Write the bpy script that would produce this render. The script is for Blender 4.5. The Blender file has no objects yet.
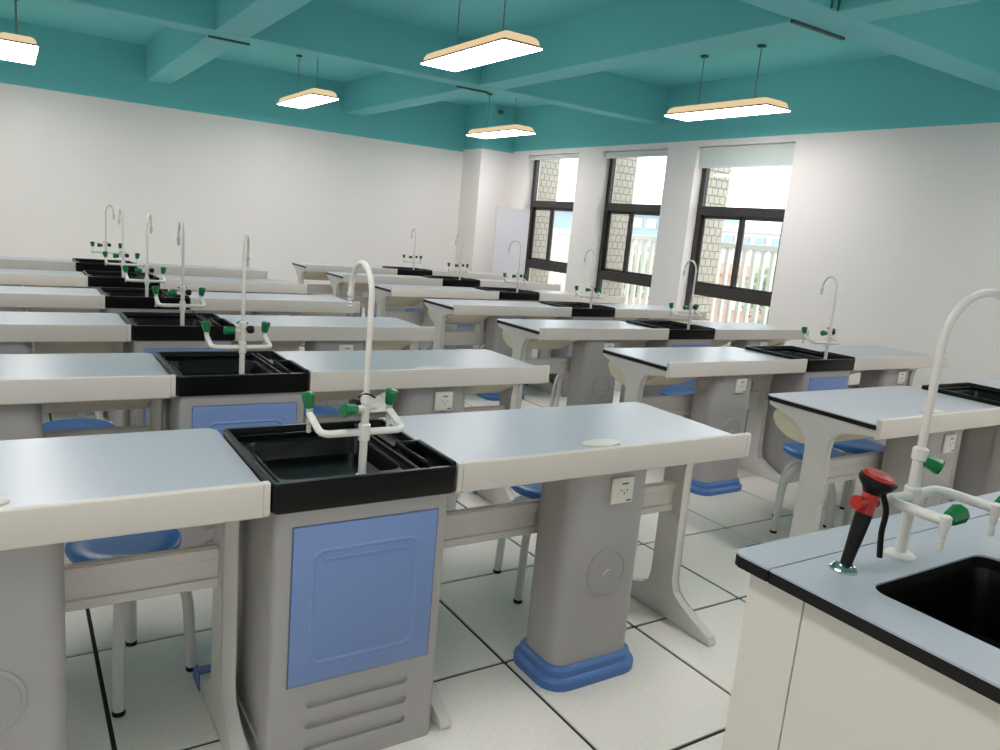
import bpy, bmesh, math, random
from mathutils import Vector, Matrix

random.seed(7)
S = bpy.context.scene
COL = S.collection
PI = math.pi

# ------------------------------------------------------------------ camera
cam_d = bpy.data.cameras.new('camera')
cam = bpy.data.objects.new('camera', cam_d)
COL.objects.link(cam)
cam_d.sensor_width = 36.0
cam_d.lens = 27.54
cam_d.clip_start = 0.05
cam_d.clip_end = 500
RX = Vector((0.84243269, -0.53137186, 0.08916899))
UP = Vector((0.02683326, 0.20666577, 0.97804358))
FW = Vector((0.53813301, 0.82154319, -0.18836044))
m = Matrix((RX, UP, -FW)).transposed().to_4x4()
m.translation = Vector((-0.255, -1.7214, 1.4638))
cam.matrix_world = m
S.camera = cam

# ------------------------------------------------------------------ sky, exposure
SKY_STRENGTH = 2.6
LAMP_STRENGTH = 12.5
world = bpy.data.worlds.new('overcast_sky')
S.world = world
world.use_nodes = True
bg = world.node_tree.nodes['Background']
bg.inputs[0].default_value = (0.93, 0.97, 1.0, 1)
bg.inputs[1].default_value = SKY_STRENGTH
S.view_settings.view_transform = 'Standard'
S.view_settings.look = 'None'
S.view_settings.gamma = 1.0
S.view_settings.use_curve_mapping = False
S.view_settings.exposure = 0.62


# ------------------------------------------------------------------ materials
def lin(c):
    return tuple(((v / 255) / 12.92 if v / 255 <= 0.04045 else ((v / 255 + 0.055) / 1.055) ** 2.4) for v in c) + (1.0,)


def mat(name, rgb, rough=0.5, metal=0.0, spec=0.5, noise=0.0, scale=8.0, bump=0.0, bscale=200.0, coat=0.0):
    M = bpy.data.materials.new(name)
    M.use_nodes = True
    nt = M.node_tree
    b = nt.nodes['Principled BSDF']
    b.inputs['Base Color'].default_value = lin(rgb)
    b.inputs['Roughness'].default_value = rough
    b.inputs['Metallic'].default_value = metal
    b.inputs['Specular IOR Level'].default_value = spec
    b.inputs['Coat Weight'].default_value = coat
    tc = nt.nodes.new('ShaderNodeTexCoord')
    if noise:
        n = nt.nodes.new('ShaderNodeTexNoise')
        n.inputs['Scale'].default_value = scale
        n.inputs['Detail'].default_value = 4
        nt.links.new(tc.outputs['Object'], n.inputs['Vector'])
        mx = nt.nodes.new('ShaderNodeMix')
        mx.data_type = 'RGBA'
        c = lin(rgb)
        mx.inputs['A'].default_value = tuple(v * (1 - noise) for v in c[:3]) + (1,)
        mx.inputs['B'].default_value = tuple(min(1, v * (1 + noise)) for v in c[:3]) + (1,)
        nt.links.new(n.outputs['Fac'], mx.inputs['Factor'])
        nt.links.new(mx.outputs['Result'], b.inputs['Base Color'])
    if bump:
        n2 = nt.nodes.new('ShaderNodeTexNoise')
        n2.inputs['Scale'].default_value = bscale
        nt.links.new(tc.outputs['Object'], n2.inputs['Vector'])
        bp = nt.nodes.new('ShaderNodeBump')
        bp.inputs['Strength'].default_value = bump
        bp.inputs['Distance'].default_value = 0.002
        nt.links.new(n2.outputs['Fac'], bp.inputs['Height'])
        nt.links.new(bp.outputs['Normal'], b.inputs['Normal'])
    return M


def emit(name, rgb, strength):
    M = bpy.data.materials.new(name)
    M.use_nodes = True
    nt = M.node_tree
    nt.nodes.clear()
    o = nt.nodes.new('ShaderNodeOutputMaterial')
    e = nt.nodes.new('ShaderNodeEmission')
    e.inputs[0].default_value = lin(rgb)
    e.inputs[1].default_value = strength
    nt.links.new(e.outputs[0], o.inputs[0])
    return M


def glass(name):
    M = bpy.data.materials.new(name)
    M.use_nodes = True
    nt = M.node_tree
    nt.nodes.clear()
    o = nt.nodes.new('ShaderNodeOutputMaterial')
    t = nt.nodes.new('ShaderNodeBsdfTransparent')
    t.inputs[0].default_value = (0.93, 0.95, 0.94, 1)
    g = nt.nodes.new('ShaderNodeBsdfGlossy')
    g.inputs['Roughness'].default_value = 0.03
    mx = nt.nodes.new('ShaderNodeMixShader')
    mx.inputs[0].default_value = 0.06
    nt.links.new(t.outputs[0], mx.inputs[1])
    nt.links.new(g.outputs[0], mx.inputs[2])
    nt.links.new(mx.outputs[0], o.inputs[0])
    return M


M = dict(
    wall=mat('wall_paint_white', (238, 232, 229), 0.75, noise=0.02, scale=1.5, bump=0.15, bscale=90),
    teal=mat('ceiling_paint_teal', (110, 198, 201), 0.7, noise=0.03, scale=2, bump=0.1, bscale=90),
    tile=mat('floor_tile_speckled', (232, 225, 216), 0.38, noise=0.10, scale=70),
    joint=mat('floor_joint_black', (22, 21, 20), 0.7, noise=0.1),
    top=mat('desktop_pale_blue_grey', (182, 184, 192), 0.28, noise=0.015, scale=3),
    edge=mat('desktop_edge_black', (14, 13, 12), 0.5, spec=0.3, noise=0.1),
    cream=mat('book_stop_cream', (215, 205, 197), 0.42, noise=0.015, scale=5),
    capm=mat('end_cap_ivory', (220, 210, 202), 0.42, noise=0.01),
    leg=mat('leg_enamel_white', (214, 210, 204), 0.40, noise=0.02, scale=6),
    rail=mat('aluminium_rail_grey', (214, 208, 203), 0.42, noise=0.02, scale=6),
    grey=mat('grey_abs_plastic', (172, 167, 166), 0.5, noise=0.03, scale=5, bump=0.15, bscale=300),
    greyd=mat('grey_plastic_emblem', (168, 163, 162), 0.55, noise=0.02),
    blue=mat('blue_door_plastic', (122, 146, 198), 0.42, noise=0.02, scale=5, bump=0.1, bscale=300),
    blueb=mat('blue_base_plastic', (76, 116, 178), 0.4, noise=0.03, scale=5),
    seat=mat('stool_seat_blue', (44, 110, 178), 0.35, noise=0.03, scale=5),
    box=mat('book_box_cream', (212, 203, 180), 0.5, noise=0.02, scale=5),
    black=mat('black_sink_plastic', (5, 6, 6), 0.30, spec=0.25, noise=0.15, scale=20),
    faucet=mat('faucet_white_enamel', (226, 220, 214), 0.28, noise=0.01),
    green=mat('green_handle', (14, 112, 58), 0.25, noise=0.08, scale=30),
    blackk=mat('black_rubber', (9, 9, 9), 0.45, spec=0.3, noise=0.1),
    nozzle=mat('nozzle_plastic', (205, 204, 198), 0.25, noise=0.02),
    socket=mat('socket_white', (226, 222, 212), 0.35, noise=0.01),
    dark=mat('dark_slot', (98, 92, 86), 0.5, noise=0.05),
    frame=mat('window_frame_dark', (52, 48, 46), 0.4, noise=0.1, scale=10),
    stool=mat('stool_tube_grey', (206, 205, 202), 0.35, noise=0.02),
    lampb=emit('lamp_shell_glow', (255, 226, 178), 0.52),
    lampr=mat('lamp_rim_brown', (96, 80, 66), 0.5, noise=0.05),
    lampe=emit('lamp_diffuser_glow', (255, 249, 248), LAMP_STRENGTH),
    rod=mat('lamp_rod_grey', (150, 152, 150), 0.3, metal=0.7, noise=0.02),
    blind=mat('roller_blind_cloth', (214, 222, 218), 0.7, noise=0.02),
    cab=mat('cabinet_lilac_white', (222, 218, 226), 0.4, noise=0.01),
    bench=mat('bench_panel_cream', (226, 218, 208), 0.45, noise=0.015, scale=4),
    red=mat('eyewash_red', (176, 32, 22), 0.25, noise=0.06, scale=20),
    chrome=mat('chrome', (205, 203, 200), 0.15, metal=1.0, noise=0.02),
    ftile=mat('facade_tile_beige', (188, 180, 166), 0.5, noise=0.08, scale=9),
    grout=mat('facade_grout', (120, 112, 102), 0.8, noise=0.1),
    concrete=mat('balcony_concrete', (190, 186, 180), 0.8, noise=0.08),
    white=mat('railing_white', (214, 212, 206), 0.5, noise=0.03),
    leaf=mat('tree_leaves', (140, 160, 128), 0.7, noise=0.3, scale=3),
    bark=mat('tree_bark', (92, 74, 58), 0.8, noise=0.2),
    roofr=mat('red_wall_paint', (204, 162, 148), 0.8, noise=0.08),
    bldg=mat('far_building_white', (214, 214, 212), 0.7, noise=0.04),
    bglass=mat('far_window_blue', (150, 172, 190), 0.3, noise=0.05),
    ground=mat('outdoor_ground', (176, 168, 156), 0.9, noise=0.1, scale=0.5),
    pane=glass('window_glass'),
)


# ------------------------------------------------------------------ mesh helpers
def new():
    return bmesh.new()


def xf(bm, verts, mtx):
    if mtx is not None:
        bmesh.ops.transform(bm, matrix=mtx, verts=verts)


def rbox(bm, x0, x1, y0, y1, z0, z1, bev=0.0, seg=1, mi=0):
    r = bmesh.ops.create_cube(bm, size=1.0)
    vs = r['verts']
    bmesh.ops.transform(bm, verts=vs, matrix=Matrix.Translation(((x0 + x1) / 2, (y0 + y1) / 2, (z0 + z1) / 2)) @
                        Matrix.Diagonal((x1 - x0, y1 - y0, z1 - z0, 1)))
    fs = set(f for v in vs for f in v.link_faces)
    for f in fs:
        f.material_index = mi
    if bev:
        es = list(set(e for v in vs for e in v.link_edges))
        bmesh.ops.bevel(bm, geom=es, offset=bev, segments=seg, profile=0.5, affect='EDGES')
    return bm


def prism(bm, poly, axis, a0, a1, bev=0.0, seg=2):
    """poly: 2D points; axis 'x' -> (y,z), 'z' -> (x,y), 'y' -> (x,z)"""
    def P(p, a):
        return {'x': (a, p[0], p[1]), 'z': (p[0], p[1], a), 'y': (p[0], a, p[1])}[axis]
    v0 = [bm.verts.new(P(p, a0)) for p in poly]
    v1 = [bm.verts.new(P(p, a1)) for p in poly]
    n = len(poly)
    f0 = bm.faces.new(v0)
    f1 = bm.faces.new(list(reversed(v1)))
    for i in range(n):
        bm.faces.new((v0[i], v1[i], v1[(i + 1) % n], v0[(i + 1) % n]))
    if bev:
        es = list(set(list(f0.edges) + list(f1.edges)))
        bmesh.ops.bevel(bm, geom=es, offset=bev, segments=seg, profile=0.5, affect='EDGES')
    return bm


def rrect(x0, x1, y0, y1, r, n=4):
    out = []
    for cx, cy, a in ((x1 - r, y1 - r, 0), (x0 + r, y1 - r, 90), (x0 + r, y0 + r, 180), (x1 - r, y0 + r, 270)):
        for k in range(n + 1):
            t = math.radians(a + 90 * k / n)
            out.append((cx + r * math.cos(t), cy + r * math.sin(t)))
    return out


def loft(bm, loops, cap0=True, cap1=True, mi=None):
    rings = [[bm.verts.new(p) for p in lp] for lp in loops]
    n = len(rings[0])
    for k in range(len(rings) - 1):
        a, b = rings[k], rings[k + 1]
        for i in range(n):
            f = bm.faces.new((a[i], a[(i + 1) % n], b[(i + 1) % n], b[i]))
            if mi:
                f.material_index = mi[k]
    if cap0:
        bm.faces.new(list(reversed(rings[0])))
    if cap1:
        bm.faces.new(rings[-1])
    return bm


def lathe(bm, prof, mtx=None, seg=16, cap=True):
    rings = []
    for r, z in prof:
        rings.append([bm.verts.new((r * math.cos(2 * PI * i / seg), r * math.sin(2 * PI * i / seg), z)) for i in range(seg)])
    for a, b in zip(rings, rings[1:]):
        for i in range(seg):
            bm.faces.new((a[i], a[(i + 1) % seg], b[(i + 1) % seg], b[i]))
    if cap:
        bm.faces.new(list(reversed(rings[0])))
        bm.faces.new(rings[-1])
    xf(bm, [v for r in rings for v in r], mtx)
    return bm


def catmull(pts, n=6):
    pts = [Vector(p) for p in pts]
    P = [pts[0] * 2 - pts[1]] + pts + [pts[-1] * 2 - pts[-2]]
    out = []
    for i in range(1, len(P) - 2):
        p0, p1, p2, p3 = P[i - 1:i + 3]
        for k in range(n):
            t = k / n
            out.append(0.5 * ((2 * p1) + (p2 - p0) * t + (2 * p0 - 5 * p1 + 4 * p2 - p3) * t * t + (3 * p1 - p0 - 3 * p2 + p3) * t ** 3))
    out.append(pts[-1])
    return out


def tube(bm, pts, r, seg=10, caps=True):
    pts = [Vector(p) for p in pts]
    n = len(pts)
    rr = r if isinstance(r, (list, tuple)) else [r] * n
    tang = []
    for i in range(n):
        a = pts[max(i - 1, 0)]
        b = pts[min(i + 1, n - 1)]
        tang.append((b - a).normalized())
    nrm = tang[0].orthogonal().normalized()
    rings = []
    for i in range(n):
        t = tang[i]
        nrm = (nrm - t * nrm.dot(t)).normalized()
        bn = t.cross(nrm)
        rings.append([bm.verts.new(pts[i] + (nrm * math.cos(2 * PI * k / seg) + bn * math.sin(2 * PI * k / seg)) * rr[i]) for k in range(seg)])
    for a, b in zip(rings, rings[1:]):
        for i in range(seg):
            bm.faces.new((a[i], a[(i + 1) % seg], b[(i + 1) % seg], b[i]))
    if caps:
        bm.faces.new(list(reversed(rings[0])))
        bm.faces.new(rings[-1])
    return bm


def to_mesh(name, bm, mats, sharp=35):
    bmesh.ops.recalc_face_normals(bm, faces=bm.faces[:])
    me = bpy.data.meshes.new(name)
    bm.to_mesh(me)
    bm.free()
    for mm in (mats if isinstance(mats, (list, tuple)) else [mats]):
        me.materials.append(mm)
    for p in me.polygons:
        p.use_smooth = True
    me.set_sharp_from_angle(angle=math.radians(sharp))
    return me


def obj(name, bm, mats, parent=None, loc=(0, 0, 0), rot=(0, 0, 0), sharp=35):
    me = bm if isinstance(bm, bpy.types.Mesh) else to_mesh(name, bm, mats, sharp)
    o = bpy.data.objects.new(name, me)
    COL.objects.link(o)
    o.parent = parent
    o.location = loc
    o.rotation_euler = rot
    return o


def thing(name, loc=(0, 0, 0), rz=0.0):
    o = bpy.data.objects.new(name, None)
    o.empty_display_size = 0.1
    COL.objects.link(o)
    o.location = loc
    o.rotation_euler = (0, 0, rz)
    return o


def tag(o, label, cat, group=None):
    o['label'] = label
    o['category'] = cat
    if group:
        o['group'] = group
    return o


def struct(o, label=None, cat=None):
    o['kind'] = 'structure'
    if label:
        o['label'] = label
    if cat:
        o['category'] = cat
    return o


def copy_tree(o, parent=None, depth=0):
    c = o.copy()
    COL.objects.link(c)
    c.parent = parent
    for ch in o.children:
        copy_tree(ch, c, depth + 1)
    return c


def box(x0, x1, y0, y1, z0, z1, bev=0.0, seg=1):
    return rbox(new(), x0, x1, y0, y1, z0, z1, bev, seg)


# ------------------------------------------------------------------ room constants
XW = 6.40           # inner face of window wall
XL = -4.60          # left wall
YB = 9.18           # back wall
YF = -5.90          # wall behind the camera
ZC = 3.27           # ceiling
ZBM = 2.86          # beam bottom
WINS = [(3.46, 4.78), (5.25, 6.45), (6.97, 8.22)]
WZ0, WZ1 = 0.45, 2.57

# ------------------------------------------------------------------ floor
fl = obj('floor', box(XL, XW + 0.25, YF, YB + 0.2, -0.12, -0.006), M['joint'])
struct(fl, 'white speckled square floor tiles with black joints', 'floor')
T = 0.6
g = 0.0065
TX0, TY0 = 1.152, 0.235
tile_me = to_mesh('tile', box(g, T - g, g, T - g, -0.02, 0.0, 0.0015), M['tile'])
i0 = math.floor((XL - TX0) / T)
i1 = math.ceil((XW - TX0) / T)
j0 = -3
j1 = math.ceil((YB - TY0) / T)
rest = new()
cnt = 0
for j in range(j1 - 1, math.floor((YF - TY0) / T) - 1, -1):
    for i in range(i0, i1):
        x, y = TX0 + i * T, TY0 + j * T
        full = x >= XL - 1e-4 and x + T <= XW + 1e-4 and y + T <= YB + 1e-4 and y >= YF - 1e-4
        if full and -4 <= j and i >= -6 and cnt < 300:
            obj('tile', tile_me, None, fl, (x, y, 0))
            cnt += 1
        else:
            xa, xb = max(x + g, XL), min(x + T - g, XW)
            ya, yb = max(y + g, YF), min(y + T - g, YB)
            if xb - xa > 0.01 and yb - ya > 0.01:
                rbox(rest, xa, xb, ya, yb, -0.02, 0.0, 0.0)
o = obj('cut_tiles', rest, M['tile'], fl)
o['kind'] = 'stuff'

# ------------------------------------------------------------------ walls
def wall_two_tone(name, x0, x1, y0, y1, zb):
    bm = new()
    rbox(bm, x0, x1, y0, y1, -0.05, zb, mi=0)
    rbox(bm, x0, x1, y0, y1, zb, ZC + 0.1, mi=1)
    return struct(obj(name, bm, [M['wall'], M['teal']]))


wb = wall_two_tone('wall_back', XL - 0.2, XW + 0.25, YB, YB + 0.2, 2.575)
wb['label'] = 'white back wall with teal band along the top'
wl = wall_two_tone('wall_left', XL - 0.2, XL, YF - 0.2, YB, 2.60)
wf = wall_two_tone('wall_front', XL, XW + 0.25, YF - 0.2, YF, 2.60)
bm = new()
ys = [YF]
for a, b in sorted(WINS):
    ys += [a, b]
ys.append(YB)
for k in range(0, len(ys), 2):
    rbox(bm, XW, XW + 0.25, ys[k], ys[k + 1], -0.05, 2.635)
for a, b in WINS:
    rbox(bm, XW, XW + 0.25, a, b, -0.05, WZ0)
    rbox(bm, XW, XW + 0.25, a, b, WZ1, 2.635)
rbox(bm, XW, XW + 0.25, YF, YB, 2.635, ZC + 0.1, mi=1)
wr = struct(obj('wall_right', bm, [M['wall'], M['teal']]))
wr['label'] = 'white window wall with teal band above the windows'
bm = new()
rbox(bm, 5.82, XW, 8.62, YB, -0.02, 2.61, mi=0)
rbox(bm, 5.82, XW, 8.62, YB, 2.61, ZC + 0.05, mi=1)
obj('column', bm, [M['wall'], M['teal']], wr)

# ------------------------------------------------------------------ ceiling and beams
ce = obj('ceiling', box(XL, XW, YF, YB, ZC, ZC + 0.12), M['teal'])
struct(ce, 'teal painted ceiling with a grid of deep beams', 'ceiling')
for x0, x1 in ((-3.90, -3.62), (-1.33, -1.05), (1.256, 1.54), (3.83, 4.11)):
    obj('beam', box(x0, x1, YF, YB, ZBM, ZC + 0.02, 0.004), M['teal'], ce)
for y0, y1 in ((-2.72, -2.44), (1.31, 1.59), (5.37, 5.605)):
    obj('beam', box(XL, XW, y0, y1, ZBM - 0.003, ZC + 0.02, 0.004), M['teal'], ce)
conduit = mat('conduit_dark_teal', (38, 84, 84), 0.6, noise=0.03)
for x0, x1, y in ((1.25, 1.60, 5.605), (3.70, 4.08, 5.605), (3.80, 4.32, 1.585)):
    obj('conduit', box(x0, x1, y, y + 0.03, ZBM - 0.018, ZBM + 0.02, 0.004), conduit, ce)
bm = new()
tube(bm, [(3.72, 1.62 - 0.345, ZC), (3.72, 1.62 - 0.345, ZBM - 0.012)], 0.008, 8)
tube(bm, [(3.78, 1.62 - 0.345, ZC), (3.78, 1.62 - 0.345, ZBM - 0.012)], 0.008, 8)
obj('conduit', bm, conduit, ce)

# ------------------------------------------------------------------ windows
def window(idx, ya, yb, mull):
    x0, x1 = XW + 0.125, XW + 0.185
    w = thing('window_%d' % idx, (0, 0, 0))
    struct(w)
    w['label'] = ['dark framed sliding window nearest the front with a lowered blind',
                  'dark framed sliding window in the middle of three',
                  'dark framed sliding window farthest back beside the column'][idx - 1]
    f = 0.07
    fr = M['frame']
    obj('frame', box(x0, x1, ya, ya + f, WZ0, WZ1, 0.004), fr, w)
    obj('frame', box(x0, x1, yb - f, yb, WZ0, WZ1, 0.004), fr, w)
    obj('frame', box(x0, x1, ya + f, yb - f, WZ1 - 0.05, WZ1, 0.004), fr, w)
    obj('frame', box(x0, x1, ya + f, yb - f, WZ0, WZ0 + 0.05, 0.004), fr, w)
    obj('transom', box(x0 - 0.008, x1, ya + f, yb - f, 1.815, 1.915, 0.004), fr, w)
    obj('bottom_rail', box(x0 - 0.008, x1, ya + f, yb - f, 0.90, 1.02, 0.004), fr, w)
    xs = x0 + 0.03
    # two sliding sashes
    for k, (sa, sb, xo) in enumerate(((ya + f, mull + 0.03, 0.0), (mull - 0.03, yb - f, 0.022))):
        bm = new()
        for a, b, c, d in ((sa, sa + 0.045, 1.02, 1.815), (sb - 0.045, sb, 1.02, 1.815),
                           (sa, sb, 1.02, 1.055), (sa, sb, 1.78, 1.815)):
            rbox(bm, x0 + 0.006 + xo, x0 + 0.026 + xo, a, b, c, d, 0.002)
        s = obj('sash', bm, fr, w)
        obj('pane', box(x0 + 0.013 + xo, x0 + 0.018 + xo, sa + 0.045, sb - 0.045, 1.055, 1.78), M['pane'], s)
    obj('pane', box(xs, xs + 0.006, ya + f, yb - f, 1.915, WZ1 - 0.05), M['pane'], w)
    obj('pane', box(xs, xs + 0.006, ya + f, yb - f, WZ0 + 0.05, 0.90), M['pane'], w)
    obj('sill', box(XW - 0.015, XW + 0.25, ya, yb, WZ0 - 0.03, WZ0 - 0.001, 0.004), M['wall'], w)
    return w


window(1, *WINS[0], 4.11)
window(2, *WINS[1], 5.92)
window(3, *WINS[2], 7.66)


def blind(ya, yb, zlow, label):
    b = thing('roller_blind', (XW + 0.055, ya, WZ1))
    tag(b, label, 'blind', 'roller blinds')
    L = yb - ya
    obj('roller', tube(new(), [(0, 0.012, -0.032), (0, L - 0.012, -0.032)], 0.026, 14), M['blind'], b)
    obj('cloth', box(-0.022, -0.018, 0.02, L - 0.02, zlow - WZ1, -0.03), M['blind'], b)
    obj('bottom_bar', box(-0.028, -0.012, 0.02, L - 0.02, zlow - WZ1 - 0.018, zlow - WZ1, 0.004), M['wall'], b)


blind(*WINS[0], 2.35, 'pale grey roller blind lowered a little over the nearest window')
blind(*WINS[1], 2.50, 'white roller blind rolled up at the top of the middle window')
blind(*WINS[2], 2.52, 'white roller blind rolled up at the top of the far window by the column')

# ------------------------------------------------------------------ student desk
# local frame: x 0..1.2 along the bench, y 0 (bar side, facing the front) .. 0.59, z up
ZT = 0.80


def desk_proto():
    t = thing('student_desk')
    # desktop with rounded back corners
    poly = [(0.0, 0.018), (1.2, 0.018)]
    for cx, a in ((1.2 - 0.035, 0), (0.035, 90)):
        for k in range(6):
            an = math.radians(a + 90 * k / 5)
            poly.append((cx + 0.035 * math.cos(an), 0.555 + 0.035 * math.sin(an)))
    d = obj('desktop', prism(new(), poly, 'z', ZT - 0.005, ZT, 0.0015, 1), M['top'], t)
    obj('edge_band', prism(new(), poly, 'z', ZT - 0.024, ZT - 0.005), M['edge'], d)
    # book stop bar
    prof = [(0.0, 0.742), (0.0, 0.818), (0.002, 0.822), (0.006, 0.824), (0.018, 0.824), (0.022, 0.821), (0.023, 0.817), (0.023, 0.738), (0.004, 0.738)]
    b = obj('front_bar', prism(new(), prof, 'x', 0.018, 1.182), M['cream'], t)
    for s in (0, 1):
        xa, xb = (0.0, 0.0175) if s == 0 else (1.1825, 1.2)
        prof2 = [(-0.001, 0.746), (-0.001, 0.818), (0.001, 0.823), (0.006, 0.825), (0.018, 0.825), (0.023, 0.822), (0.024, 0.817), (0.024, 0.737), (0.008, 0.737)]
        obj('end_cap', prism(new(), prof2, 'x', xa, xb, 0.002, 1), M['capm'], b)
    # legs
    A = [(0.022, 0.776), (0.568, 0.776), (0.568, 0.752), (0.50, 0.738), (0.43, 0.715), (0.375, 0.69), (0.345, 0.655), (0.335, 0.60),
         (0.335, 0.16), (0.345, 0.115), (0.38, 0.085), (0.47, 0.058), (0.50, 0.050), (0.50, 0.0), (0.005, 0.0), (0.0, 0.012), (0.012, 0.032),
         (0.10, 0.062), (0.17, 0.086), (0.215, 0.115), (0.232, 0.165), (0.235, 0.62), (0.230, 0.68), (0.205, 0.712), (0.17, 0.726), (0.10, 0.734), (0.022, 0.744)]
    for xa in (0.012, 1.148):
        l = obj('leg', prism(new(), A, 'x', xa, xa + 0.04, 0.007, 2), M['leg'], t)
        cap = [(0.485, 0.0), (0.485, 0.060), (0.51, 0.054), (0.56, 0.036), (0.572, 0.018), (0.572, 0.0)]
        obj('foot_cap', prism(new(), cap, 'x', xa - 0.004, xa + 0.044), M['blueb'], l)
    # grooved rail between legs
    bm = new()
    rbox(bm, 0.052, 1.148, 0.276, 0.296, 0.44, 0.56, 0.002)
    rbox(bm, 0.052, 1.148, 0.270, 0.276, 0.524, 0.556, 0.002)
    rbox(bm, 0.052, 1.148, 0.270, 0.276, 0.444, 0.470, 0.002)
    obj('rail', bm, M['rail'], t)
    # pedestal
    lp = []
    for z, o, yo in ((0.06, 0.0, 0.0), (0.40, 0.0, 0.0), (0.775, 0.0, 0.0)):
        lp.append([(x, y, z) for x, y in rrect(0.446 - o, 0.776 + o, 0.035 - yo, 0.240 + yo, 0.055, 5)])
    pd = obj('pedestal', loft(new(), lp), M['grey'], t)
    lp = []
    for z, o in ((0.0, 0.034), (0.026, 0.036), (0.034, 0.030), (0.040, 0.020), (0.060, 0.018), (0.068, 0.010), (0.072, 0.003)):
        lp.append([(x, y, z) for x, y in rrect(0.446 - o, 0.776 + o, 0.035 - o, 0.240 + o, 0.055 + o * 0.8, 5)])
    obj('pedestal_base', loft(new(), lp), M['blueb'], pd)
    rotm = Matrix.Translation((0.618, 0.0335, 0.385)) @ Matrix.Rotation(PI / 2, 4, 'X')
    bm = new()
    lathe(bm, [(0.082, -0.004), (0.082, 0.004), (0.079, 0.0055), (0.072, 0.0055), (0.070, 0.002), (0.0005, 0.002)], rotm, 32)
    e = obj('emblem', bm, M['greyd'], pd)
    bm = new()
    prism(bm, [(0.616, 0.392), (0.634, 0.392), (0.634, 0.390), (0.618, 0.389), (0.604, 0.374), (0.602, 0.376)], 'y', 0.0295, 0.033)
    obj('emblem_mark', bm, M['rail'], e)
    # socket plate
    sk = obj('socket_plate', box(0.592, 0.682, 0.021, 0.034, 0.624, 0.712, 0.004, 2), M['socket'], pd)
    bm = new()
    rbox(bm, 0.630, 0.655, 0.0195, 0.0215, 0.689, 0.694)
    rbox(bm, 0.627, 0.632, 0.0195, 0.0215, 0.667, 0.671)
    rbox(bm, 0.651, 0.656, 0.0195, 0.0215, 0.667, 0.671)
    rbox(bm, 0.640, 0.643, 0.0195, 0.0215, 0.655, 0.662)
    rbox(bm, 0.656, 0.674, 0.0195, 0.0215, 0.631, 0.636)
    obj('socket_hole', bm, M['dark'], sk)
    # book boxes under the top
    for xa, xb in ((0.056, 0.430), (0.790, 1.144)):
        pr = [(0.10, 0.772), (0.10, 0.728), (0.20, 0.684), (0.33, 0.618), (0.40, 0.604), (0.48, 0.616), (0.545, 0.650), (0.572, 0.690), (0.572, 0.715), (0.552, 0.735), (0.50, 0.744), (0.50, 0.772)]
        obj('book_box', prism(new(), pr, 'x', xa, xb, 0.006, 1), M['box'], t)
    # cable cover on the top
    bm = new()
    lp = []
    for z, s in ((0.0, 1.0), (0.004, 1.0), (0.006, 0.94)):
        lp.append([(0.605 + 0.075 * s * math.cos(a * PI / 12), 0.118 + 0.036 * s * math.sin(a * PI / 12), ZT + z) for a in range(24)])
    obj('cable_cover', loft(bm, lp), M['capm'], t)
    return t


# ------------------------------------------------------------------ sink unit
# local frame: x -0.255..0.255, same y as desks
def cut_mesh(me, cutter_bm):
    """subtract a cutter from a mesh (result is a plain mesh)"""
    a = bpy.data.objects.new('tmp_a', me)
    cme = bpy.data.meshes.new('tmp_c')
    bmesh.ops.recalc_face_normals(cutter_bm, faces=cutter_bm.faces[:])
    cutter_bm.to_mesh(cme)
    cutter_bm.free()
    c = bpy.data.objects.new('tmp_c', cme)
    COL.objects.link(a)
    COL.objects.link(c)
    md = a.modifiers.new('b', 'BOOLEAN')
    md.object = c
    md.operation = 'DIFFERENCE'
    md.solver = 'EXACT'
    dg = bpy.context.evaluated_depsgraph_get()
    out = bpy.data.meshes.new_from_object(a.evaluated_get(dg))
    bpy.data.objects.remove(a)
    bpy.data.objects.remove(c)
    return out


def capsule(x0, x1, zc, r, n=6):
    out = []
    for k in range(n + 1):
        a = -PI / 2 + PI * k / n
        out.append((x1 - r + r * math.cos(a), zc + r * math.sin(a)))
    for k in range(n + 1):
        a = PI / 2 + PI * k / n
        out.append((x0 + r + r * math.cos(a), zc + r * math.sin(a)))
    return out


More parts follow.
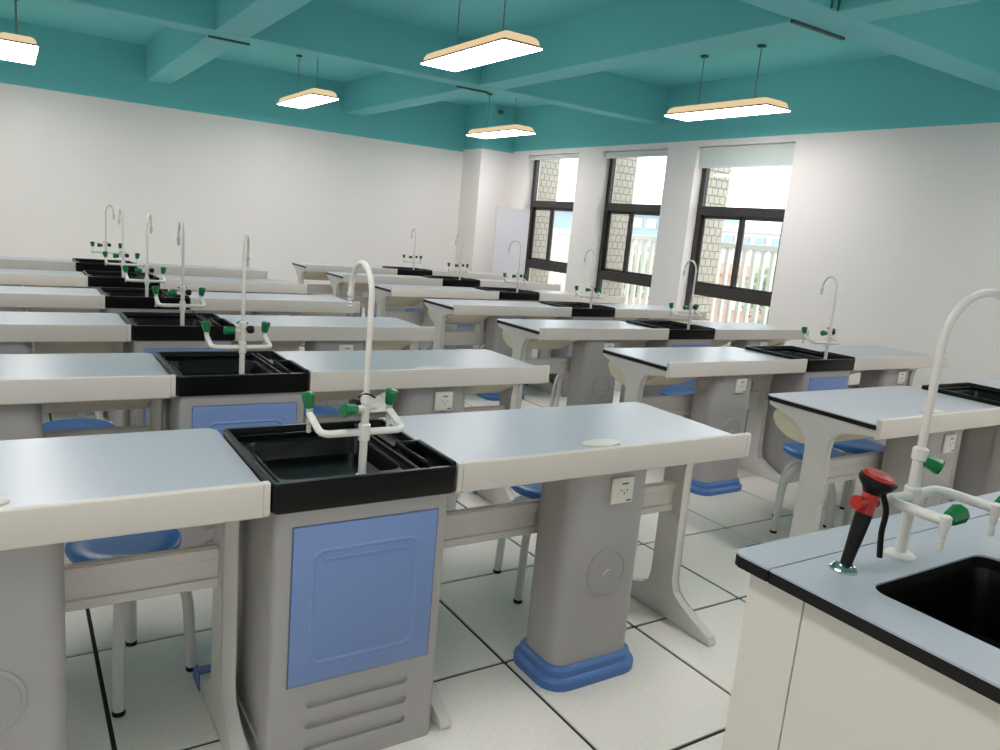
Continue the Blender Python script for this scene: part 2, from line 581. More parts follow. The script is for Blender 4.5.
def sink_proto():
    t = thing('sink_unit')
    lp = [[(x, y, z) for x, y in rrect(-0.240 - o, 0.240 + o, 0.004 - o, 0.49, 0.022, 4)] for z, o in ((0.0, 0.0), (0.30, 0.0), (0.752, 0.0))]
    me = to_mesh('cabinet_body', loft(new(), lp), M['grey'])
    cb = new()
    for zc in (0.204, 0.142, 0.080):
        prism(cb, capsule(-0.145, 0.148, zc, 0.014), 'y', -0.05, 0.013)
    # side panel recess on the left and right
    rbox(cb, -0.30, -0.234, 0.09, 0.42, 0.06, 0.70)
    rbox(cb, 0.234, 0.30, 0.09, 0.42, 0.06, 0.70)
    rbox(cb, -0.1975, 0.2055, -0.05, 0.010, 0.264, 0.703)
    rbox(cb, -0.222, 0.146, 0.075, 0.425, 0.60, 0.80)
    me = cut_mesh(me, cb)
    for p in me.polygons:
        p.use_smooth = True
    me.set_sharp_from_angle(angle=math.radians(35))
    body = obj('cabinet_body', me, None, t)
    d = obj('door', box(-0.1945, 0.2025, -0.001, 0.010, 0.267, 0.700, 0.003, 2), M['blue'], body)
    # embossed ring on the door
    bm = new()
    lpo = rrect(-0.150, 0.155, 0.315, 0.640, 0.035, 5)
    lpi = rrect(-0.134, 0.139, 0.331, 0.624, 0.024, 5)
    lpm = rrect(-0.142, 0.147, 0.323, 0.632, 0.030, 5)
    loft(bm, [[(x, 0.0, z) for x, z in lpo], [(x, -0.0045, z) for x, z in lpm], [(x, 0.0, z) for x, z in lpi]], False, False)
    rbox(bm, -0.115, 0.120, -0.004, 0.001, 0.603, 0.611, 0.0018, 1)
    obj('embossed_panel', bm, M['blue'], d)
    # basin
    bm = new()
    def L(x0, x1, y0, y1, r, z):
        return [(x, y, z) for x, y in rrect(x0, x1, y0, y1, r, 4)]
    loops = [L(-0.246, 0.246, -0.004, 0.498, 0.014, 0.744),
             L(-0.252, 0.252, -0.007, 0.505, 0.014, 0.750),
             L(-0.252, 0.252, -0.007, 0.505, 0.014, 0.817),
             L(-0.249, 0.249, -0.004, 0.502, 0.012, 0.821),
             L(-0.240, 0.240, 0.007, 0.492, 0.010, 0.821),
             L(-0.236, 0.236, 0.011, 0.488, 0.010, 0.7975),
             L(-0.216, 0.136, 0.080, 0.420, 0.045, 0.7975),
             L(-0.210, 0.130, 0.084, 0.414, 0.042, 0.788),
             L(-0.196, 0.120, 0.100, 0.400, 0.040, 0.66),
             L(-0.180, 0.104, 0.115, 0.385, 0.035, 0.635)]
    loft(bm, loops, True, True)
    # ridges and soap tray on the right ledge, ridge on the left and back
    rbox(bm, 0.142, 0.150, 0.012, 0.48, 0.790, 0.817, 0.003)
    rbox(bm, 0.166, 0.173, 0.23, 0.48, 0.790, 0.816, 0.003)
    rbox(bm, -0.229, -0.221, 0.012, 0.25, 0.790, 0.817, 0.003)
    rbox(bm, -0.222, 0.140, 0.436, 0.444, 0.790, 0.814, 0.003)
    for a, b, c, d2 in ((0.166, 0.176, 0.014, 0.225), (0.232, 0.2505, 0.0, 0.225), (0.166, 0.2505, 0.208, 0.225)):
        rbox(bm, a, b, c, d2, 0.790, 0.832, 0.006, 2)
    rbox(bm, 0.168, 0.24, 0.01, 0.22, 0.790, 0.799)
    obj('basin', bm, M['black'], t)
    bm = new()
    rbox(bm, 0.249, 0.2538, 0.02, 0.05, 0.765, 0.80, 0.002)
    rbox(bm, -0.2538, -0.249, 0.02, 0.05, 0.765, 0.80, 0.002)
    obj('bracket', bm, M['blackk'], t)
    return t


# ------------------------------------------------------------------ faucet
def handle_mesh():
    return to_mesh('handle', lathe(new(), [(0.0115, 0.0), (0.0135, 0.004), (0.0175, 0.030), (0.0185, 0.036), (0.0165, 0.041), (0.008, 0.043)], None, 8), M['green'], 20)


HANDLE = handle_mesh()


def faucet_proto(bench=False):
    t = thing('lab_faucet')
    k = 1.0 if bench else 0.62
    rc, ru = (0.0108, 0.0078) if bench else (0.0104, 0.0075)
    obj('base_flange', lathe(new(), [(0.028 * k, 0), (0.028 * k, 0.004), (0.024 * k, 0.008), (0.014 * k, 0.010)], None, 20), M['faucet'], t)
    bm = new()
    tube(bm, [(0, 0, 0.004), (0, 0, 0.216)], rc, 14)
    lathe(bm, [(0.0118, 0.098), (0.0155, 0.102), (0.0155, 0.142), (0.0118, 0.146)], None, 14, False)
    lathe(bm, [(0.0118, 0.198), (0.0145, 0.200), (0.0145, 0.220), (0.009, 0.224)], None, 14)
    col = obj('column', bm, M['faucet'], t)
    # gooseneck pointing +y
    ra, za = (0.098, 0.426) if bench else (0.08, 0.464)
    pts = [(0, 0, 0.216), (0, 0, 0.30), (0, 0, 0.38), (0, 0, za)]
    for n_ in range(1, 17):
        a = PI * n_ / 16
        pts.append((0, ra - ra * math.cos(a), za + (ra + 0.002) * math.sin(a)))
    pts.append((0, 2 * ra + 0.001, za - 0.01))
    rr = [ru] * len(pts)
    sp = obj('spout', tube(new(), pts, rr, 12), M['faucet'], t)
    bm = new()
    lathe(bm, [(0.0065, -0.034), (0.0078, -0.030), (0.006, -0.026), (0.008, -0.021), (0.0062, -0.017), (0.0082, -0.012), (0.0066, -0.008), (0.0095, -0.004), (0.0095, 0.006)],
          Matrix.Translation((0, 2 * ra + 0.001, za - 0.008)), 12)
    obj('spout_nozzle', bm, M['nozzle'], sp)
    # side arms
    for s in (-1, 1):
        if bench:
            pts = [(s * 0.008, 0, 0.126), (s * 0.05, 0, 0.127), (s * 0.070, 0, 0.128), (s * 0.081, -0.004, 0.128), (s * 0.088, -0.012, 0.128),
                   (s * 0.091, -0.024, 0.128), (s * 0.091, -0.06, 0.128), (s * 0.091, -0.112, 0.128)]
            arm = obj('arm', tube(new(), pts, 0.0098, 14), M['faucet'], t)
            bm = lathe(new(), [(0.0048, -0.052), (0.0066, -0.046), (0.005, -0.041), (0.0066, -0.036), (0.005, -0.031), (0.0068, -0.026), (0.006, -0.02), (0.0085, -0.010), (0.0105, 0.0), (0.0105, 0.010), (0.006, 0.013)],
                       Matrix.Translation((s * 0.091, -0.112, 0.126)), 14)
            obj('nozzle', bm, M['faucet'], arm)
            obj('handle', HANDLE, None, arm, (s * 0.091 + 0.008, -0.112, 0.130), (0, 1.38, 0))
            continue
        pts = catmull([(s * 0.008, 0, 0.122), (s * 0.06, 0, 0.122), (s * 0.095, 0, 0.122)], 2) + \
            [(s * 0.104, 0.004, 0.133 - 0.01), (s * 0.110, 0.013, 0.124), (s * 0.112, 0.026, 0.127), (s * 0.112, 0.096, 0.150)]
        arm = obj('arm', tube(new(), pts, [0.0095] * len(pts), 12), M['faucet'], t)
        bm = new()
        lathe(bm, [(0.0048, -0.052), (0.0066, -0.046), (0.005, -0.041), (0.0066, -0.036), (0.005, -0.031), (0.0068, -0.026), (0.006, -0.02), (0.0075, -0.006), (0.0095, 0.0), (0.0095, 0.016)],
              Matrix.Translation((s * 0.112, 0.100, 0.152)), 12)
        obj('nozzle', bm, M['nozzle'], arm)
        obj('handle', HANDLE, None, arm, (s * 0.112, 0.100, 0.166), (0.12 * s, 0.1 * s, 0))
    # upper valve: green handle to -x, black coupling to +x
    zv, xa_, xb_ = (0.200, -0.016, 0.0) if bench else (0.186, -0.034, 0.030)
    v = obj('valve', tube(new(), [(xa_, 0, zv), (xb_, 0, zv)], 0.0088, 12), M['faucet'], t)
    h = obj('handle', HANDLE, None, v, (xa_ + 0.006, 0, zv), (0, -PI / 2, 0))
    if bench:
        h.scale = (0.9, 0.9, 0.75)
        h.rotation_euler = (0, -PI / 2 - 0.35, 0)
    bm = new()
    lathe(bm, [(0.007, 0.0), (0.013, 0.004), (0.0155, 0.012), (0.0155, 0.024), (0.011, 0.030), (0.004, 0.031)],
          Matrix.Translation((0.012, 0, 0.192)) @ Matrix.Rotation(PI / 2, 4, 'Y'), 12)
    tube(bm, catmull([(-0.022, 0.004, 0.214), (-0.010, 0.010, 0.222), (0.004, 0.008, 0.223), (0.020, 0.002, 0.214)], 3), 0.0028, 8)
    if bench:
        bm.free()
    else:
        obj('lock_clip', bm, M['blackk'], t)
    return t


# ------------------------------------------------------------------ stool
def stool_proto():
    t = thing('stool')
    prof = [(0.02, 0.418), (0.138, 0.420), (0.153, 0.428), (0.158, 0.440), (0.156, 0.450), (0.146, 0.456), (0.10, 0.453), (0.001, 0.451)]
    obj('seat', lathe(new(), prof, None, 32), M['seat'], t)
    bm = new()
    lathe(bm, [(0.020, 0.345), (0.024, 0.350), (0.024, 0.40), (0.06, 0.412), (0.06, 0.4185)], None, 16)
    obj('column', bm, M['stool'], t)
    for k in range(4):
        a = PI / 2 * k
        ca, sa = math.cos(a), math.sin(a)
        pts = catmull([(0.012, 0, 0.372), (0.07, 0, 0.370), (0.125, 0, 0.345), (0.160, 0, 0.295), (0.176, 0, 0.235), (0.182, 0, 0.15), (0.190, 0, 0.012)], 3)
        pts = [(p.x * ca, p.x * sa, p.z) for p in pts]
        l = obj('leg', tube(new(), pts, 0.0165, 10), M['stool'], t)
        obj('foot_cap', lathe(new(), [(0.0178, 0.0), (0.0182, 0.012), (0.017, 0.014)], Matrix.Translation((0.1905 * ca, 0.1905 * sa, 0)), 10), M['blackk'], l)
    return t


# ------------------------------------------------------------------ lay out the benches
ROWS = [0.0, 1.229, 2.45, 3.667, 4.891, 6.124, 7.365]
ORD = ['front', 'second', 'third', 'fourth', 'fifth', 'sixth', 'rearmost']
LX, RX_ = 0.5105, 4.2325          # sink centres of the left and right blocks
desk0, sink0, fauc0, stool0 = desk_proto(), sink_proto(), faucet_proto(), stool_proto()
used = {}


def place(proto, loc, rz, label, cat, group):
    if proto.name in used:
        o = copy_tree(proto)
    else:
        used[proto.name] = 1
        o = proto
        proto_pending.append((o, loc, rz, label))
    items.append((o, loc, rz))
    tag(o, label, cat, group)
    return o


proto_pending, items, left_desks = [], [], []
SP_ROT = {('L', 0): 3, ('L', 1): 18, ('L', 2): 2, ('L', 3): 17, ('L', 4): -3, ('L', 5): 30,
          ('R', 0): 10, ('R', 1): 22, ('R', 2): 13, ('R', 3): 0, ('R', 4): -15, ('R', 5): 0, ('R', 6): 8}
ARM_ROT = {('L', 5): -8, ('R', 0): -8, ('R', 1): -12, ('R', 2): -12, ('R', 3): -14, ('R', 4): -10, ('R', 5): -12, ('R', 6): -12}
BLOCK = {'L': 'left block', 'R': 'window-side block'}


def turn(f, spout_deg, arm_deg=0, valve_deg=None):
    # parts are turned about the column
    for ch in f.children:
        n = ch.name.split('.')[0]
        if n == 'spout':
            ch.rotation_euler = (0, 0, -math.radians(spout_deg))
        elif n == 'arm':
            ch.rotation_euler = (0, 0, math.radians(arm_deg))
        elif n in ('valve', 'lock_clip') and valve_deg is not None:
            ch.rotation_euler = (0, 0, math.radians(valve_deg[0 if n == 'valve' else 1]))


for blk, cx, n in (('L', LX, 6), ('R', RX_, 7)):
    for i in range(n):
        y = ROWS[i]
        row = '%s row of the %s' % (ORD[i], BLOCK[blk])
        if blk == 'R' and i == 6:
            row = 'rearmost row of all'
        dl = place(desk0, (cx - 0.2545 - 1.2, y, 0), 0, 'pale grey-blue lab desk left of the sink, %s' % row, 'desk', 'student lab desks')
        if blk == 'L':
            left_desks.append(dl)
        place(desk0, (cx + 0.2545, y, 0), 0, 'pale grey-blue lab desk right of the sink, %s' % row, 'desk', 'student lab desks')
        place(sink0, (cx, y, 0), 0, 'grey cabinet with black sink and blue door, %s' % row, 'sink', 'sink cabinets')
        f = place(fauc0, (cx - 0.006, y + 0.048, 0.7978), 0, 'white gooseneck faucet with green handles, %s' % row, 'faucet', 'lab faucets')
        f['turn'] = 0
        turn(f, SP_ROT[(blk, i)], ARM_ROT.get((blk, i), 0), (14, 160) if (blk, i) == ('L', 0) else ((-6, -6)))

for o, loc, rz in items:
    o.location = loc
    o.rotation_euler = (0, 0, rz)

# stools: (block, row, side, x along desk, y behind bar, rotation)
stools = [('L', 0, 'l', 0.962, 0.650, -12), ('L', 0, 'r', 0.832, 0.674, 31)]
for i in range(1, 6):
    stools.append(('L', i, 'l', [0, 0.915, 0.90, 0.93, 0.88, 0.92][i], [0, .70, .72, .68, .70, .70][i], 20 * i))
    stools.append(('L', i, 'r', [0, 0.29, 0.32, 0.28, 0.30, 0.30][i], [0, .72, .70, .72, .7, .7][i], 33 * i))
    stools.append(('L', i, 'r', [0, 0.96, 0.92, 0.95, 0.93, 0.9][i], [0, .73, .76, .74, .7, .7][i], 15 + 21 * i))
stools += [('R', 0, 'l', 0.565, 0.66, 81), ('R', 0, 'l', 0.985, 0.68, 35)]
for i in range(1, 7):
    if i > 2:
        stools.append(('R', i, 'l', [0, 0.30, 0.33, 0.28, 0.31, 0.3, 0.3][i], [0, .70, .72, .69, .73, .7, .7][i], 27 * i))
    stools.append(('R', i, 'l', [0, 0.90, 0.88, 0.93, 0.90, 0.9, 0.9][i], [0, .72, .70, .74, .7, .7, .7][i], 10 + 39 * i))
for blk, i, side, x, y, r in stools:
    cx = LX if blk == 'L' else RX_
    x0 = cx - 0.2545 - 1.2 if side == 'l' else cx + 0.2545
    near = x > 0.6
    if side == 'l':
        where = 'nearer the sink' if near else 'farther from the sink'
    else:
        where = 'farther from the sink' if near else 'nearer the sink'
    lab = 'blue stool %s behind the %s desk, %s row, %s' % (where, 'left' if side == 'l' else 'right', ORD[i], BLOCK[blk])
    o = place(stool0, (x0 + x, ROWS[i] + y, 0), math.radians(r), lab, 'stool', 'blue stools')
for o, loc, rz in items:
    o.location = loc
    o.rotation_euler = (0, 0, rz)
for o in bpy.data.objects:
    if 'turn' in o.keys():
        del o['turn']

# on the left desks of the left block the socket sits on the other half of the pedestal
for d in left_desks:
    for p in d.children:
        if p.name.split('.')[0] == 'pedestal':
            for q in p.children:
                if q.name.split('.')[0] == 'socket_plate':
                    q.location.x = -0.07

# ------------------------------------------------------------------ teacher bench
tb = thing('teacher_bench', (0.897, -0.825, 0))
tag(tb, 'cream demonstration bench with grey-blue black-edged top in the foreground', 'bench')
BW, BD, BH = 2.4, 0.72, 0.90
hx0, hx1, hy0, hy1 = 0.113, 0.513, -0.60, -0.207     # sink hole


def slab_ring(z0, z1, x0, x1, y0, y1, hole, mtl, name, parent):
    bm = new()
    r = 0.03
    inner = rrect(*hole, 0.035, 5)
    n = len(inner)
    # outer loop sampled in the same angular order
    outer = []
    q = n // 4
    cs = [(x1, y1), (x0, y1), (x0, y0), (x1, y0)]
    for k in range(4):
        for j in range(q):
            outer.append(cs[k])
    vi = {z: [bm.verts.new((x, y, z)) for x, y in inner] for z in (z0, z1)}
    vo = {z: [bm.verts.new((x, y, z)) for x, y in cs] for z in (z0, z1)}
    for z in (z0, z1):
        for k in range(4):
            ids = range(k * q, k * q + q)
            for j in ids[:-1]:
                bm.faces.new((vo[z][k], vi[z][j], vi[z][j + 1]))
            a = ids[-1]
            b = (a + 1) % n
            bm.faces.new((vo[z][k], vi[z][a], vi[z][b], vo[z][(k + 1) % 4]))
    for k in range(4):
        bm.faces.new((vo[z0][k], vo[z0][(k + 1) % 4], vo[z1][(k + 1) % 4], vo[z1][k]))
    for j in range(n):
        bm.faces.new((vi[z0][j], vi[z1][j], vi[z1][(j + 1) % n], vi[z0][(j + 1) % n]))
    return obj(name, bm, mtl, parent)


tp = obj('worktop', slab_ring(BH - 0.004, BH, 0.0, BW, -BD, -0.0885, (hx0, hx1, hy0, hy1), M['top'], 'tmp_top', None).data, None, tb)
bpy.data.objects.remove(bpy.data.objects['tmp_top'])
ed = slab_ring(BH - 0.026, BH - 0.004, 0.0, BW, -BD, -0.0885, (hx0, hx1, hy0, hy1), M['edge'], 'edge_band', tp)
pl = [(0.0, -0.085), (BW, -0.085), (BW, 0.0), (0.02, 0.0), (0.006, -0.006), (0.0, -0.02)]
tp2 = obj('worktop', prism(new(), pl, 'z', BH - 0.004, BH), M['top'], tb)
obj('edge_band', prism(new(), pl, 'z', BH - 0.026, BH - 0.004), M['edge'], tp2)
bd = obj('cabinet_body', box(0.035, BW - 0.035, -BD + 0.04, -0.05, 0.0, BH - 0.19), M['bench'], tb)
bm = new()
for a, b, c, d in ((0.035, 0.052, -BD + 0.04, -0.05), (BW - 0.052, BW - 0.035, -BD + 0.04, -0.05), (0.052, BW - 0.052, -0.068, -0.05), (0.052, BW - 0.052, -BD + 0.04, -BD + 0.058)):
    rbox(bm, a, b, c, d, BH - 0.19, BH - 0.026)
obj('upper_frame', bm, M['bench'], bd)
obj('side_panel', box(0.022, 0.036, -0.150, -0.032, 0.0, BH - 0.028, 0.001), M['bench'], bd)
obj('side_panel', box(0.022, 0.036, -BD + 0.04, -0.1525, 0.0, BH - 0.028, 0.001), M['bench'], bd)
for k in range(4):
    w = (BW - 0.05) / 4
    obj('back_panel', box(0.025 + k * w + 0.0015, 0.025 + (k + 1) * w - 0.0015, -0.0515, -0.036, 0.0, BH - 0.028, 0.001), M['bench'], bd)
# undermounted basin
bm = new()
lo = [[(x, y, z) for x, y in rrect(hx0 - o, hx1 + o, hy0 - o, hy1 + o, 0.04, 5)] for z, o in
      ((BH - 0.0262, 0.03), (BH - 0.0265, 0.004), (BH - 0.05, -0.002), (BH - 0.16, -0.012), (BH - 0.18, -0.04))]
loft(bm, lo, False, True)
lathe(bm, [(0.032, BH - 0.1795), (0.032, BH - 0.176), (0.018, BH - 0.177)], Matrix.Translation(((hx0 + hx1) / 2, (hy0 + hy1) / 2, 0)), 16)
obj('basin', bm, M['black'], tb)
bm = new()
lp = []
for z, s in ((0.0, 1.0), (0.004, 1.0), (0.006, 0.94)):
    lp.append([(0.835 + 0.075 * s * math.cos(a * PI / 12), -0.115 + 0.025 * s * math.sin(a * PI / 12), BH + z) for a in range(24)])
obj('cable_cover', loft(bm, lp), M['capm'], tb)

tf = faucet_proto(True)
tf.location = (1.214, -0.973, 0.9002)
tf.rotation_euler = (0, 0, 0)
tag(tf, 'large white gooseneck faucet standing on the demonstration bench in the foreground', 'faucet', 'lab faucets')
for ch in list(tf.children):
    n = ch.name.split('.')[0]
    if n == 'spout':
        ch.rotation_euler = (0, 0, -math.radians(104))
    elif n == 'valve':
        ch.rotation_euler = (0, 0, math.radians(122))
    elif n == 'lock_clip':
        ch.rotation_euler = (0, 0, math.radians(60))

# hand-held eyewash
ew = thing('eyewash_spray', (1.036, -0.968, 0.9002))
tag(ew, 'red and black hand-held eyewash spray standing on the demonstration bench', 'eyewash')
obj('deck_flange', lathe(new(), [(0.026, 0), (0.026, 0.004), (0.021, 0.010), (0.016, 0.012)], None, 20), M['chrome'], ew)
ax = Vector((0.048, 0.0, 0.16)).normalized()
def along(d):
    return tuple(Vector((0.004, 0, 0.006)) + ax * d)
bm = new()
tube(bm, [along(0.0), along(0.03), along(0.06), along(0.104)], [0.0105, 0.0115, 0.0135, 0.0155], 14)
obj('grip', bm, M['blackk'], ew)
bm = new()
tube(bm, [along(0.104), along(0.112), along(0.150)], [0.0155, 0.0150, 0.0150], 14)
c = Vector(along(0.128))
tube(bm, [c + Vector((-0.036, 0, 0.002)), c + Vector((0.024, 0, -0.006))], 0.0095, 12)
tube(bm, [c + Vector((-0.040, 0, 0.003)), c + Vector((-0.028, 0, 0.001))], 0.013, 12)
obj('valve_body', bm, M['red'], ew)
hz = Matrix.Translation(along(0.150)) @ Matrix.Rotation(math.radians(6), 4, 'Y') @ Matrix.Rotation(math.radians(12), 4, 'X')
hd = obj('spray_head', lathe(new(), [(0.0145, -0.008), (0.020, 0.002), (0.030, 0.012), (0.033, 0.018), (0.032, 0.025), (0.029, 0.027)], hz, 20), M['blackk'], ew)
obj('dust_cap', lathe(new(), [(0.0288, 0.0268), (0.029, 0.030), (0.026, 0.034), (0.012, 0.036)], hz, 20), M['red'], hd)
bm = new()
tube(bm, [hz @ Vector((0.030, -0.012, 0.020)), hz @ Vector((0.041, -0.015, 0.015))], 0.005, 8)
obj('cap_hinge', bm, M['blackk'], hd)
bm = new()
c2 = Vector(along(0.140))
path = catmull([c2 + Vector((0.016, -0.014, 0.004)), c2 + Vector((0.030, -0.018, -0.030)), c2 + Vector((0.024, -0.020, -0.070)), c2 + Vector((0.030, -0.022, -0.118))], 4)
tube(bm, path, 0.0055, 8)
obj('lever', bm, M['blackk'], ew)

# ------------------------------------------------------------------ board by the far window
cb = thing('standing_board', (5.775, 7.96, 0))
tag(cb, 'pale lilac upright board standing between the rear desks and the far window', 'board')
obj('panel', box(0.012, 0.573, 0.0, 0.022, 0.12, 1.752, 0.003), M['cab'], cb)
bm = new()
for a, b, c, d in ((0.0, 0.585, 0.105, 0.12), (0.0, 0.585, 1.752, 1.767), (0.0, 0.012, 0.105, 1.767), (0.573, 0.585, 0.105, 1.767)):
    rbox(bm, a, b, -0.003, 0.026, c, d, 0.002)
obj('frame', bm, M['socket'], cb)
for xa in (0.06, 0.485):
    obj('foot', box(xa, xa + 0.04, -0.10, 0.14, 0.0, 0.105, 0.006), M['socket'], cb)

# ------------------------------------------------------------------ small device on the column
dv = thing('wall_sensor', (6.08, 8.62, 3.17))
tag(dv, 'small dark sensor on the teal column above the far lamp', 'sensor')
obj('mount', lathe(new(), [(0.022, 0), (0.022, 0.012), (0.012, 0.016), (0.010, 0.04)], Matrix.Rotation(PI / 2, 4, 'X'), 14), M['dark'], dv)
obj('head', lathe(new(), [(0.014, -0.05), (0.028, -0.042), (0.034, -0.01), (0.028, 0.022), (0.012, 0.03)], Matrix.Translation((0, -0.055, 0)) @ Matrix.Rotation(PI / 2, 4, 'Y'), 14), M['dark'], dv)

# ------------------------------------------------------------------ pendant lamps
def lamp_proto():
    t = thing('pendant_lamp')
    # local origin: centre of the diffuser's lower face
    hw, hl = 0.162, 0.63
    def L(dx, dy, z, r=0.012):
        return [(x, y, z) for x, y in rrect(-hw + dx, hw - dx, -hl + dy, hl - dy, r, 3)]
    bm = loft(new(), [L(0.012, 0.012, 0.022), L(0.018, 0.020, 0.055), L(0.030, 0.036, 0.074), L(0.052, 0.065, 0.088), L(0.085, 0.11, 0.093)])
    h = obj('housing', bm, M['lampb'], t)
    obj('driver_box', box(-0.045, 0.045, -0.46, 0.46, 0.091, 0.108, 0.006, 2), M['socket'], h)
    obj('rim', loft(new(), [L(0.003, 0.003, 0.0085), L(0.003, 0.003, 0.022), L(0.006, 0.006, 0.024)]), M['lampr'], t)
    obj('diffuser', loft(new(), [L(0.002, 0.002, 0.0), L(0.0, 0.0, 0.002), L(0.0, 0.0, 0.008)]), M['lampe'], t)
    for s in (-1, 1):
        r = obj('rod', tube(new(), [(0, s * 0.34, 0.10), (0, s * 0.34, ZC - 2.70)], 0.0055, 8), M['rod'], t)
        obj('ceiling_rose', box(-0.03, 0.03, s * 0.34 - 0.03, s * 0.34 + 0.03, ZC - 2.70 - 0.022, ZC - 2.70, 0.005), conduit, r)
        obj('rod_clip', lathe(new(), [(0.014, 0.104), (0.014, 0.114), (0.007, 0.126)], Matrix.Translation((0, s * 0.34, 0)), 10), M['rod'], r)
    return t


lamp0 = lamp_proto()
lamps = [(-0.126, 7.52, 'pendant strip lamp at the far left edge near the back wall'),
         (2.747, 7.52, 'small-looking pendant strip lamp over the rear left benches'),
         (5.434, 7.52, 'pendant strip lamp hanging in front of the corner column'),
         (-0.126, 3.60, 'pendant strip lamp over the third row at the left side'),
         (2.765, 3.60, 'largest-looking pendant strip lamp over the centre aisle'),
         (5.475, 3.60, 'pendant strip lamp in front of the nearest window'),
         (-0.126, -0.32, 'pendant strip lamp over the front row at the left side'),
         (2.76, -0.32, 'pendant strip lamp over the front centre aisle by the bench'),
         (5.475, -0.32, 'pendant strip lamp over the front row by the window wall'),
         (-3.0, 7.52, 'pendant strip lamp by the left wall near the back wall'),
         (-3.0, 3.60, 'pendant strip lamp by the left wall beside the third row'),
         (-3.0, -0.32, 'pendant strip lamp by the left wall beside the front row'),
         (-3.0, -4.24, 'pendant strip lamp in the front left corner of the room'),
         (-0.126, -4.24, 'pendant strip lamp near the front wall, left of centre'),
         (2.76, -4.24, 'pendant strip lamp near the front wall, right of centre'),
         (5.475, -4.24, 'pendant strip lamp in the front corner by the window wall')]
for k, (x, y, lab) in enumerate(lamps):
    o = lamp0 if k == 0 else copy_tree(lamp0)
    tag(o, lab, 'lamp', 'pendant strip lamps')
    lamps[k] = (o, x, y)
for o, x, y in lamps:
    o.location = (x, y, 2.70)

# ------------------------------------------------------------------ outside the windows
gr = obj('outdoor_ground', box(XW + 4, 160, -60, 160, -8.3, -8.0), M['ground'])
struct(gr, 'ground far below outside the windows', 'ground')
bal = obj('balcony_floor', box(XW + 0.25, 8.5, -2, 14, -0.35, -0.15), M['concrete'])
struct(bal, 'concrete balcony floor outside the windows', 'balcony')
# tiled piers between the windows
for (a, b), lab in zip(WINS, ('beige tiled pier outside the nearest window', 'beige tiled pier outside the middle window', 'beige tiled pier outside the far window')):
    p = thing('tiled_pier', (XW + 0.25, b + 0.0, -0.15))
    tag(p, lab, 'pier', 'tiled piers')
    obj('core', box(0.0, 0.36, 0.012, 0.42, 0.0, 3.6), M['grout'], p)
    bm = new()
    s = 0.092
    for iz in range(39):
        off = 0.0 if iz % 2 == 0 else s / 2
        x = -off
        while x < 0.36:
            xa, xb = max(x + 0.004, 0.0), min(x + s - 0.004, 0.365)
            if xb - xa > 0.01:
                rbox(bm, xa, xb, 0.0, 0.014, iz * s + 0.004, (iz + 1) * s - 0.004)
            x += s
        for iy in range(4):
            rbox(bm, 0.358, 0.368, 0.02 + iy * s + 0.004, 0.02 + (iy + 1) * s - 0.004, iz * s + 0.004, (iz + 1) * s - 0.004)
    o = obj('facing_tiles', bm, M['ftile'], p)
    o['kind'] = 'stuff'
# railing
rl = thing('balcony_railing', (8.35, 0, -0.15))
tag(rl, 'white upright-bar balcony railing outside the windows', 'railing')
obj('top_rail', box(-0.04, 0.04, 0.0, 14.0, 1.62, 1.70, 0.006), M['white'], rl)
obj('bottom_rail', box(-0.03, 0.03, 0.0, 14.0, 0.12, 0.18, 0.006), M['white'], rl)
bar_me = to_mesh('baluster', box(-0.03, 0.03, -0.03, 0.03, 0.0, 1.63, 0.004), M['white'])
for k in range(86):
    obj('baluster', bar_me, None, rl, (0, 0.4 + k * 0.155, 0))


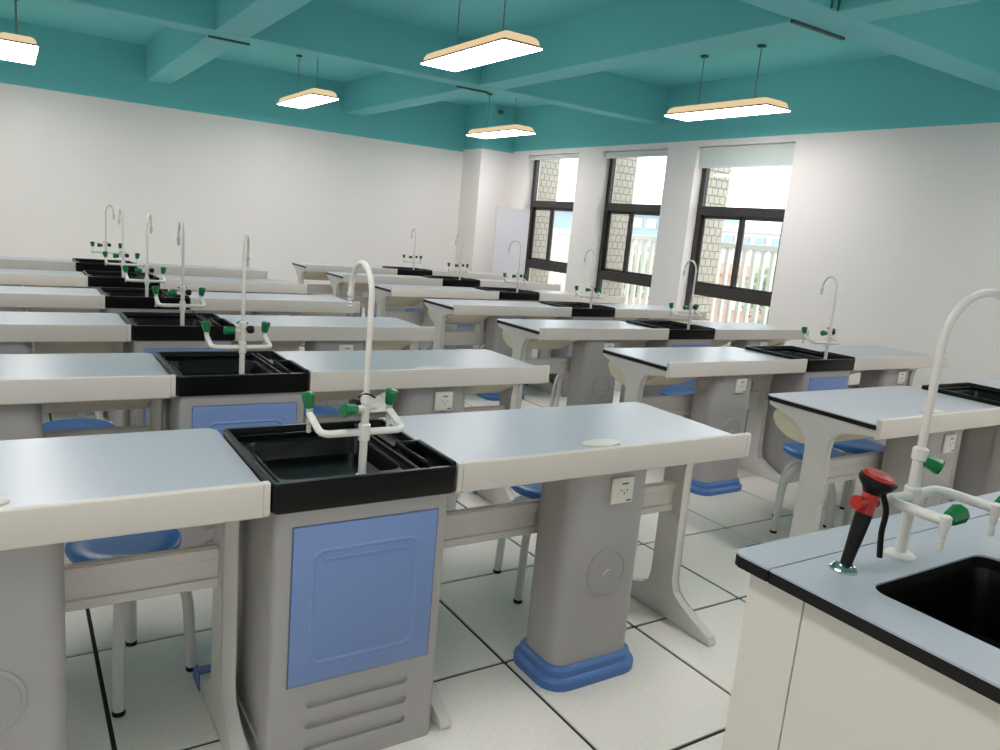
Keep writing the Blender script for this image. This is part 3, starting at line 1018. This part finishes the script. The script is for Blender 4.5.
def building(loc, w, d, h, nx, nz, wall, glassm, label, rz=0):
    b = thing('far_building', loc, rz)
    tag(b, label, 'building')
    obj('wall', box(0, d, 0, w, 0, h), wall, b)
    obj('parapet', box(-0.3, d + 0.3, -0.3, w + 0.3, h, h + 0.8), wall, b)
    me = to_mesh('window', box(-0.15, 0.1, -0.5, 0.5, -0.5, 0.5), glassm)
    for i in range(nx):
        for j in range(nz):
            o = obj('window', me, None, b, (0, (i + 0.5) * w / nx, (j + 0.6) * h / nz))
            o.scale = (1, w / nx * 0.62, h / nz * 0.5)
    return b


building((62, 46, -8), 12, 10, 11.2, 6, 4, M['bldg'], M['bglass'], 'distant white building seen through the nearest window')
building((60, 59, -8), 9, 10, 12.2, 4, 6, M['bglass'], M['bldg'], 'distant blue glass building left of the white one')
building((60, 88, -8), 14, 10, 12.6, 4, 6, M['bglass'], M['bldg'], 'distant blue glass building seen through the far window')
building((44, 22, -8), 60, 6, 7.6, 20, 2, M['roofr'], M['bldg'], 'long low brick-red building beyond the balcony railing')


def tree(loc, h, r, label):
    t = thing('tree', loc)
    tag(t, label, 'tree', 'trees beyond the railing')
    obj('trunk', tube(new(), [(0, 0, 0), (0.1, 0, h * 0.4), (0, 0.1, h * 0.8)], [0.3, 0.22, 0.1], 8), M['bark'], t)
    bm = new()
    rnd = random.Random(int(loc[1] * 10))
    for k in range(1500):
        while True:
            v = Vector((rnd.uniform(-1, 1), rnd.uniform(-1, 1), rnd.uniform(-1, 1)))
            if 0.3 < v.length < 1:
                break
        c = Vector((v.x * r, v.y * r, h * 0.72 + v.z * r * 0.8))
        a = Vector((rnd.uniform(-1, 1), rnd.uniform(-1, 1), rnd.uniform(-1, 1))).normalized()
        bb = a.orthogonal().normalized()
        s = rnd.uniform(0.18, 0.34)
        vs = [bm.verts.new(c + a * s), bm.verts.new(c + bb * s * 0.5), bm.verts.new(c - a * s), bm.verts.new(c - bb * s * 0.5)]
        bm.faces.new(vs)
    o = obj('crown', bm, M['leaf'], t)
    o['kind'] = 'stuff'


tree((38, 27, -8), 9.6, 2.6, 'green tree beyond the railing, rightmost in the nearest window')
tree((36, 34, -8), 9.2, 2.4, 'green tree beyond the railing, seen through the middle window')
tree((38, 42, -8), 9.4, 2.6, 'green tree beyond the railing, left part of the middle window')
